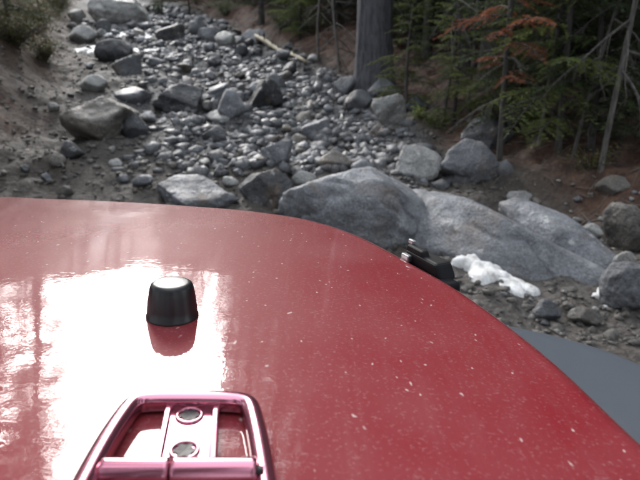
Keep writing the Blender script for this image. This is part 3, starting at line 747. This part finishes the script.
# shrubs on the left bank, small plants at the forest edge
def shrub(u, v, h, w_, n, label, name='shrub', mat='leaf', leaf=.035, leafn=34, group=None):
    p = at(u, v); rg = np.random.default_rng(int(u * 3 + v)); e = link(name, None, None, None, tuple(p)); tag(e, label, 'shrub' if name == 'shrub' else 'plant', group)
    st, L, tint = [], [], []
    for k in range(n):
        a = rg.uniform(0, 6.28); rr = w_ * rg.uniform(.2, 1); t = np.linspace(0, 1, 6)
        P = np.stack([np.cos(a) * rr * t ** 1.3, np.sin(a) * rr * t ** 1.3, h * rg.uniform(.5, 1) * (t - .25 * t ** 3) - .03], 1)
        st.append(tube(P, .006 * (1 - .8 * t) + .0012, 4))
        f = rg.uniform(.2, 1, leafn); q = np.stack([np.interp(f, t, P[:, j]) for j in range(3)], 1) + rg.normal(0, .03 + .05 * w_, (leafn, 3))
        d = rg.normal(size=(leafn, 3)); d[:, 2] = np.abs(d[:, 2]) * .4; d /= np.linalg.norm(d, axis=1)[:, None]
        s = np.cross(d, rg.normal(size=(leafn, 3))); s /= np.linalg.norm(s, axis=1)[:, None]; ll = leaf * rg.uniform(.6, 1.3, leafn)[:, None]
        L.append(np.stack([q, q + d * ll * .5 + s * ll * .28, q + d * ll, q + d * ll * .5 - s * ll * .28], 1).reshape(-1, 3)); tint.append(np.repeat(rg.uniform(0, 1, leafn), 4))
    link('stems', mesh_from('stems', *merge(st)), e, M['twig'])['kind'] = 'stuff'
    LV = np.concatenate(L); me = mesh_from('foliage', LV, np.arange(len(LV)).reshape(-1, 4), False)
    ta = me.attributes.new('tint', 'FLOAT', 'POINT'); ta.data.foreach_set('value', np.concatenate(tint).astype(np.float32))
    link('foliage', me, e, M[mat])
shrub(16, 48, .9, 1.0, 110, 'dark mossy shrub at the top left corner of the left bank', leafn=60)
shrub(46, 62, .7, .5, 50, 'yellow green shrub at the edge of the left bank', leafn=44)
shrub(36, 30, 1.0, 1.0, 100, 'leafy bush on the left bank above the orange soil', leafn=60)
shrub(60, 14, 1.1, 1.0, 100, 'green bush at the top of the left bank beside the pale stones', leafn=60)
shrub(436, 128, .28, .25, 16, 'small green plant at the foot of the thin dead sapling', 'plant', 'needle_bright')
shrub(420, 118, .25, .2, 12, 'tiny green plant on the brown slope right of the pale squarish rock', 'plant', 'needle_bright')
shrub(280, 30, .8, .7, 40, 'dark green bush behind the upper end of the pale log', leafn=60, mat='needle')
shrub(300, 34, .9, .8, 40, 'dark green bush behind the lower end of the pale log', leafn=60, mat='needle')
shrub(225, 16, .9, .9, 44, 'green bush on the far right side of the upper trail', leafn=70, mat='needle')
shrub(590, 168, .35, .4, 16, 'low plant under the bare dead tree on the right', 'plant', 'leaf')

# fallen twigs and needles on the forest floor
def litter(n, sampler, name, label):
    parts = []
    for k in range(n):
        x, y = sampler(); a = random.uniform(0, 6.28); l_ = random.uniform(.08, .45); tt = np.array([-.5, 0, .5]) * l_
        px, py = x + tt * math.cos(a), y + tt * math.sin(a)
        P = np.stack([px, py, H(px, py) + .012 + np.array([0, random.uniform(0, .03), random.uniform(0, .05)])], 1)
        parts.append(tube(P, np.array([1, .9, .5]) * random.uniform(.003, .008), 4))
    o = link(name, mesh_from(name, *merge(parts)), None, M['twig']); tag(o, label, 'twigs', None, 'stuff')
def floor_pt():
    y = random.uniform(4.5, 13); return np.interp(y, RY, RX) + random.uniform(-.5, 4) , y
def lbank_pt():
    y = random.uniform(5, 15); return np.interp(y, LY, LX) - random.uniform(-.6, 3), y
litter(700, floor_pt, 'twig_litter', 'dry twigs littering the brown forest floor on the right')
litter(260, lbank_pt, 'twig_litter', 'dry twigs littering the left bank')

# ------------------------------------------------------------------ the vehicle
X0 = -.42
def top(x, y):
    return 1.256 - .035 * (y - .3) - .022 * (y - .3) ** 2 - .060 * ((x - X0) / .8) ** 2
def on_top(u, v, dz=0.0):
    d = ray(u, v); lo, hi = .15, 3.0
    for _ in range(60):
        m = (lo + hi) / 2; p = np.array([0, 0, CAM_Z]) + d * m
        if p[2] > top(p[0], p[1]) + dz: lo = m
        else: hi = m
    return p
car = link('off_road_vehicle', None, None, None, (X0, .55, 0)); tag(car, 'red off-road vehicle whose dusty bonnet fills the foreground, with grey fender', 'vehicle')
car_off = np.array([X0, .55, 0])
def cpart(name, V, Fc, mat, parent=car, smooth=True, bevel=0):
    V = np.asarray(V, float) - car_off
    o = link(name, mesh_from(name, V, Fc, smooth), parent, M[mat])
    if bevel:
        b = o.modifiers.new('bevel', 'BEVEL'); b.width = bevel; b.segments = 3; b.limit_method = 'ANGLE'
    return o
edge_px = [(0,195.5),(50,197),(100,199),(150,201.5),(200,205),(240,208),(270,211.5),(300,216),(330,223),(355,231.5),(380,242.5),(420,264),(455,283),(500,313),(560,359),(640,432)]
E = [on_top(u, v)[:2] for u, v in edge_px]
out = [(.276, .32), (.266, .265), (.235, .225), (.17, .205), (-.42, .20), (-1.01, .205), (-1.08, .225), (-1.125, .27)]; left = [(-1.14, .34), (-1.14, .5), (-1.13, .95), (-1.10, 1.25), (-1.05, 1.42)]
ctrl = np.array([tuple(e) for e in E] + out + left)
def resample(C, n, sub=24):
    C = np.asarray(C); m = len(C); pts = []
    for k in range(m):
        p0, p1, p2, p3 = C[k - 1], C[k], C[(k + 1) % m], C[(k + 2) % m]
        t = np.linspace(0, 1, sub, endpoint=False)[:, None]
        pts.append(.5 * ((2 * p1) + (-p0 + p2) * t + (2 * p0 - 5 * p1 + 4 * p2 - p3) * t ** 2 + (-p0 + 3 * p1 - 3 * p2 + p3) * t ** 3))
    P = np.concatenate(pts); d = np.r_[0, np.cumsum(np.linalg.norm(np.roll(P, -1, 0) - P, axis=1))]
    P = np.vstack([P, P[:1]]); s = np.linspace(0, d[-1], n, endpoint=False)
    return np.stack([np.interp(s, d, P[:, q]) for q in range(2)], 1)
OUT = resample(ctrl, 420)
for _ in range(6): OUT = .5 * OUT + .25 * (np.roll(OUT, 1, 0) + np.roll(OUT, -1, 0))
cen = np.array([-.42, .72]); nO = len(OUT)
RV = []; rings = []
tan = np.roll(OUT, -1, 0) - np.roll(OUT, 1, 0); tan /= np.linalg.norm(tan, axis=1)[:, None]
nin = np.stack([-tan[:, 1], tan[:, 0]], 1)
if ((cen - OUT) * nin).sum() < 0: nin = -nin
lip = .030
inner = OUT + nin * lip
for f in np.linspace(.02, 1, 46):
    q = cen + (inner - cen) * f; rings.append(np.c_[q, top(q[:, 0], q[:, 1])])
zi = top(inner[:, 0], inner[:, 1])
for a in np.linspace(8, 96, 12):
    q = inner - nin * lip * math.sin(R(a)); rings.append(np.c_[q, zi - .022 * (1 - math.cos(R(a)))])
for dz in (.05, .075): rings.append(np.c_[OUT + nin * .002 * dz / .05, zi - dz])
rings.append(np.c_[OUT + nin * .02, zi - .077])
V = np.concatenate(rings); K = len(rings)
i = np.arange(K * nO).reshape(K, nO); j = np.roll(i, -1, 1)
Fh = [tuple(f) for f in np.stack([i[:-1].ravel(), j[:-1].ravel(), j[1:].ravel(), i[1:].ravel()], 1)]
V = np.vstack([V, [cen[0], cen[1], top(*cen)]]); Fh += [(K * nO, j[0, q], i[0, q]) for q in range(nO)]
hood = cpart('hood', V, Fh, 'paint')
bm = bmesh.new(); bm.from_mesh(hood.data); bmesh.ops.recalc_face_normals(bm, faces=bm.faces)
up = sum(f.normal.z for f in bm.faces if f.normal.length > 0)
if up < 0: bmesh.ops.reverse_faces(bm, faces=bm.faces)
bm.to_mesh(hood.data); bm.free(); hood['label'] = 'dusty speckled red bonnet mirroring the sky and trees'

def skirt(name, off, z0f, z1, mat, parent=car):
    q = OUT + nin * off; z0 = z0f(q[:, 0], q[:, 1])
    V = np.concatenate([np.c_[q, z0], np.c_[q, np.full(nO, z1)]]); i = np.arange(nO); j = np.roll(i, -1)
    return cpart(name, V, np.stack([i, j, j + nO, i + nO], 1), mat, parent)
skirt('hood_seal', .024, lambda x, y: top(x, y) - .05, 1.02, 'hoodseal')
body = skirt('body_shell', .012, lambda x, y: top(x, y) - .092, .58, 'paint')

def box(x0, x1, y0, y1, z0, z1):
    V = [(x, y, z) for z in (z0, z1) for y in (y0, y1) for x in (x0, x1)]
    return V, [(0, 2, 3, 1), (4, 5, 7, 6), (0, 1, 5, 4), (2, 6, 7, 3), (0, 4, 6, 2), (1, 3, 7, 5)]
cpart('cowl_panel', *box(-1.14, .29, -.12, .195, 1.10, 1.226), 'paint', bevel=.02)
cpart('front_bumper', *box(-1.32, .46, 1.46, 1.62, .50, .68), 'blackmetal', bevel=.03)
cpart('frame_rail', *box(-.85, -.75, -.1, 1.47, .48, .60), 'blackmetal', bevel=.01)
cpart('frame_rail', *box(-.09, .01, -.1, 1.47, .48, .60), 'blackmetal', bevel=.01)
cpart('axle', *box(-1.1, .26, .47, .57, .36, .46), 'blackmetal', bevel=.03)

# fender flares
def flare(sgn):
    yy = np.array([-.30, -.20, -.08, .05, .2, .4, .6, .75, .85, .92, .97, 1.01, 1.05, 1.08, 1.105, 1.12])
    outer = np.interp(yy, [-.3, .4, .80, .90, .96, 1.02, 1.06, 1.09, 1.12], [.70, .70, .69, .672, .635, .575, .515, .455, .40])
    zz = np.interp(yy, [-.3, -.2, -.08, .05, 1.12], [.72, .84, .915, .942, .95])
    xs_in = .20; V = []; n = 14
    for y, o_, z in zip(yy, outer, zz):
        for k in range(n):
            f = k / (n - 1)
            if k < n - 4: x = xs_in + (o_ - .02 - xs_in) * (k / (n - 5)); zc_ = z - .012 * (k / (n - 5)) ** 2
            else:
                a = (k - (n - 5)) / 4; x = o_ - .02 + .02 * math.sin(a * math.pi / 2); zc_ = z - .012 - .02 * (1 - math.cos(a * math.pi / 2)) - (.045 if k == n - 1 else 0)
            V.append((x if sgn > 0 else 2 * X0 - x, y, zc_))
    m = len(yy); y_end = yy[-1]
    for dz, dy in ((-.006, .01), (-.03, .02), (-.12, .05), (-.30, .07)):          # front drop of the flare
        for k in range(n):
            x, y, z = V[(m - 1) * n + k]; V.append((x, y + dy, z + dz))
    m += 4
    i = np.arange(m * n).reshape(m, n); Fq = np.stack([i[:-1, :-1].ravel(), i[:-1, 1:].ravel(), i[1:, 1:].ravel(), i[1:, :-1].ravel()], 1)
    o = cpart('fender', V, Fq, 'flare'); s = o.modifiers.new('thick', 'SOLIDIFY'); s.thickness = .006; s.offset = -1 if sgn > 0 else 1
    o['label'] = 'flat grey plastic fender' ; return o
flare(1); flare(-1)

# wheels
def wheel(x, y):
    rad, wd = .40, .26
    prof = [(.21, -.5), (.25, -.52), (.33, -.54), (.375, -.5), (.395, -.42), (.40, -.2), (.40, .2), (.395, .42), (.375, .5), (.33, .54), (.25, .52), (.21, .5)]
    n = 72; V = []
    for k in range(n):
        a = 2 * math.pi * k / n
        for q, (r, s) in enumerate(prof):
            if 3 <= q <= 8: r -= .014 if (k // 2 + (q % 2)) % 2 else 0
            V.append((x + s * wd, y + r * math.cos(a), .40 + r * math.sin(a)))
    m = len(prof); i = np.arange(n * m).reshape(n, m); j = np.roll(i, -1, 0)
    Fq = np.stack([i[:, :-1].ravel(), i[:, 1:].ravel(), j[:, 1:].ravel(), j[:, :-1].ravel()], 1)
    wv = link('wheel', None, car)
    cpart('tyre', V, Fq, 'rubber', wv, False)
    pr = [(.0, .18), (.06, .18), (.08, .1), (.17, .12), (.20, .3), (.215, .48), (.215, -.48), (.0, -.4)]; V = []; sg = 1 if x > X0 else -1
    n = 40
    for k in range(n):
        a = 2 * math.pi * k / n
        for r, s in pr: V.append((x + sg * s * wd, y + max(r, .001) * math.cos(a), .40 + max(r, .001) * math.sin(a)))
    m = len(pr); i = np.arange(n * m).reshape(n, m); j = np.roll(i, -1, 0)
    cpart('rim', V, np.stack([i[:, :-1].ravel(), i[:, 1:].ravel(), j[:, 1:].ravel(), j[:, :-1].ravel()], 1), 'steel', wv)
wheel(.42, .50); wheel(2 * X0 - .42, .50)

# rubber bump stop on the bonnet
def lathe(prof, c, nrm, n=48):
    nrm = Vector(nrm).normalized(); qm = nrm.to_track_quat('Z', 'Y').to_matrix(); V = []
    for k in range(n):
        a = 2 * math.pi * k / n
        for r, z in prof: V.append(tuple(Vector(c) + qm @ Vector((r * math.cos(a), r * math.sin(a), z))))
    m = len(prof); i = np.arange(n * m).reshape(n, m); j = np.roll(i, -1, 0)
    return V, np.stack([i[:, :-1].ravel(), j[:, :-1].ravel(), j[:, 1:].ravel(), i[:, 1:].ravel()], 1)
def hnorm(x, y):
    e = 1e-3; return np.array([-(top(x + e, y) - top(x - e, y)) / (2 * e), -(top(x, y + e) - top(x, y - e)) / (2 * e), 1.0])
bs = on_top(172.5, 316)
def bumpstop(bs):
    return cpart('hood_bumper', *lathe([(.0275, -.003), (.0280, .0005), (.0280, .0025), (.0271, .0035), (.0266, .012), (.0244, .028), (.0229, .0350), (.0216, .0378), (.0194, .0393), (.0165, .0398), (.010, .0401), (.0005, .0402)], bs, hnorm(bs[0], bs[1])), 'rubber')
b1 = bumpstop(bs); b1['label'] = 'black rubber bump stop'
bx = 2 * X0 - bs[0]; bumpstop(np.array([bx, bs[1], top(bx, bs[1])]))

# hinge on the bonnet
def hinge(mirror):
    h = link('hood_hinge', None, car)
    h['label'] = 'shiny red looped hinge with two bolts'
    mxf = (lambda P: [(2 * X0 - x, y, z) for x, y, z in P]) if mirror else (lambda P: P)
    def hp(u, v, dz): p = on_top(u, v, dz); return p
    loop_px = [(66, 520), (84, 486), (96, 462), (112, 434), (128, 411), (134, 405), (142, 402), (155, 401), (190, 401), (225, 401.5), (240, 402.5), (248, 405), (252, 411), (257, 432), (262, 458), (266, 486), (271, 520)]
    P = np.array([hp(u, v, .008) for u, v in loop_px])
    s = np.linspace(0, 1, len(P)); ss = np.linspace(0, 1, 90); Q = np.stack([np.interp(ss, s, P[:, k]) for k in range(3)], 1)
    for _ in range(8): Q[1:-1] = .5 * Q[1:-1] + .25 * (Q[:-2] + Q[2:])
    # flattened rounded section
    T = np.gradient(Q, axis=0); T /= np.linalg.norm(T, axis=1)[:, None]; up_ = np.array([0, 0, 1.0]); A = np.cross(T, up_); A /= np.linalg.norm(A, axis=1)[:, None]
    an = np.linspace(0, 2 * math.pi, 20, endpoint=False); ca_, sa = np.cos(an), np.sin(an)
    sx = np.sign(ca_) * np.abs(ca_) ** .75 * .0072; sz = np.sign(sa) * np.abs(sa) ** .75 * .0075
    V = (Q[:, None, :] + sx[None, :, None] * A[:, None, :] + sz[None, :, None] * up_).reshape(-1, 3)
    i = np.arange(len(V)).reshape(len(Q), 20); j = np.roll(i, -1, 1)
    Fq = np.stack([i[:-1].ravel(), j[:-1].ravel(), j[1:].ravel(), i[1:].ravel()], 1)
    cpart('loop_frame', mxf([tuple(v) for v in V]), Fq, 'hinge', h)
    def slab(quad_px, z0, z1, name, mat, bev=.0012, parent=h):
        q = [hp(u, v, z1) for u, v in quad_px]
        V = [(p[0], p[1], top(p[0], p[1]) + z0) for p in q] + [tuple(p) for p in q]
        return cpart(name, mxf(V), [(3, 2, 1, 0), (4, 5, 6, 7), (0, 1, 5, 4), (1, 2, 6, 5), (2, 3, 7, 6), (3, 0, 4, 7)], mat, parent, False, bev)
    pl = slab([(157, 474), (209, 474), (214, 404), (171, 404)], .0005, .006, 'hinge_plate', 'hinge')
    slab([(150, 474), (158, 474), (172, 403.5), (166, 403.5)], .0005, .0095, 'plate_rib', 'hinge', .0012, pl)
    slab([(208, 474), (216, 474), (219, 403.5), (213, 403.5)], .0005, .0095, 'plate_rib', 'hinge', .0012, pl)
    for (u, v) in ((189.5, 416), (184.5, 451)):
        c = hp(u, v, .006); n_ = hnorm(c[0], c[1]); n_[0] *= -1 if mirror else 1; cc = mxf([tuple(c)])[0]
        b = cpart('bolt', *lathe([(.0106, 0), (.0106, .0006), (.0098, .0016), (.0088, .0018), (.0080, .0014), (.0078, .0004)], cc, n_, 32), 'hinge', h)
        sock = []
        for k in range(24): sock.append((.0078 if k % 4 < 2 else .0058))
        ctr = Vector(cc); qm = Vector(n_).normalized().to_track_quat('Z', 'Y').to_matrix()
        V = [tuple(ctr + qm @ Vector((r * math.cos(2 * math.pi * k / 24), r * math.sin(2 * math.pi * k / 24), .0009))) for k, r in enumerate(sock)] + [tuple(ctr + qm @ Vector((0, 0, .0004)))]
        cpart('bolt_socket', V, [(24, k, (k + 1) % 24) for k in range(24)], 'boltdark', b, False)
    # hinge barrel in two halves
    a = hp(100, 475, .008); m_ = hp(171.5, 475, .008); b_ = hp(258, 475, .008); y = float(np.mean([a[1], m_[1], b_[1]])); z = max(a[2], m_[2], b_[2])
    def barrel(x0, x1, r=.0085):
        xs = [x0, x0 + .0012, x1 - .0012, x1]; P = np.array([(x, y, z) for x in [x0, x0, x0 + .0008, x0 + .0016, x0 + .003, x1 - .003, x1 - .0016, x1 - .0008, x1, x1]]); rr = np.array([.001, r - .0012, r - .0003, r, r, r, r, r - .0003, r - .0012, .001])
        n = 36; an = np.linspace(0, 2 * math.pi, n, endpoint=False)
        V = np.concatenate([np.stack([np.full(n, p[0]), p[1] + q * np.cos(an), p[2] + q * np.sin(an)], 1) for p, q in zip(P, rr)])
        i = np.arange(len(V)).reshape(10, n); j = np.roll(i, -1, 1)
        cpart('hinge_barrel', mxf([tuple(v) for v in V]), np.stack([i[:-1].ravel(), j[:-1].ravel(), j[1:].ravel(), i[1:].ravel()], 1), 'hinge', h)
    barrel(a[0], m_[0] - .0006); barrel(m_[0] + .0006, b_[0])
    pv = [(x, y + .0035 * math.cos(t), z + .0035 * math.sin(t)) for x in (a[0] - .004, b_[0] + .004) for t in np.linspace(0, 6.283, 12, endpoint=False)]
    cpart('hinge_pin', mxf(pv), [(k, (k + 1) % 12, 12 + (k + 1) % 12, 12 + k) for k in range(12)], 'boltdark', h)
hinge(False); hinge(True)

# rubber latch at the front corner of the bonnet
def latch(mirror):
    h = link('hood_latch', None, car); h['label'] = 'black rubber latch with steel catch'
    mxf = (lambda P: [(2 * X0 - x, y, z) for x, y, z in P]) if mirror else (lambda P: P)
    k = np.argmin(np.linalg.norm(OUT - np.array(on_top(436, 262)[:2]), axis=1)); p = OUT[k]; n_ = -nin[k]; t_ = np.array([-n_[1], n_[0]]); z = top(p[0], p[1])
    if t_[1] < 0: t_ = -t_
    def blk(a0, a1, o0, o1, z0, z1, name, mat, bev=.006, taper=0):
        V = []
        for zz, sh in ((z + z0, 0), (z + z1, taper)):
            for a, o in ((a0 + sh, o0), (a1 - sh, o0), (a1 - sh, o1), (a0 + sh, o1)):
                q = p + t_ * a + n_ * o; V.append((q[0], q[1], zz))
        return cpart(name, mxf(V), [(3, 2, 1, 0), (4, 5, 6, 7), (0, 1, 5, 4), (1, 2, 6, 5), (2, 3, 7, 6), (3, 0, 4, 7)], mat, h, False, bev)
    blk(-.085, .065, -.004, .028, -.10, -.010, 'latch_base', 'latchblack', .006, .006)
    blk(-.060, .055, .004, .036, -.014, .010, 'latch_strap', 'latchblack', .006, .016)
    blk(-.010, .045, .006, .020, .006, .018, 'latch_handle', 'latchblack', .004, .006)
    blk(.034, .048, .014, .021, .016, .024, 'latch_catch', 'steel', .002)
    blk(.020, .040, -.004, .005, -.008, .004, 'latch_catch', 'steel', .002)
latch(False); latch(True)
# grille, visible only from in front
for k in range(7):
    x = X0 - .33 + .10 * k; fr = OUT[OUT[:, 1] > .9]; yf = float(fr[np.argmin(np.abs(fr[:, 0] - x)), 1]) - .012
    cpart('grille_slot', *box(x - .022, x + .022, yf - .01, yf + .014, .72, 1.0), 'hoodseal', bevel=.01)
print('objects', len(sc.objects))
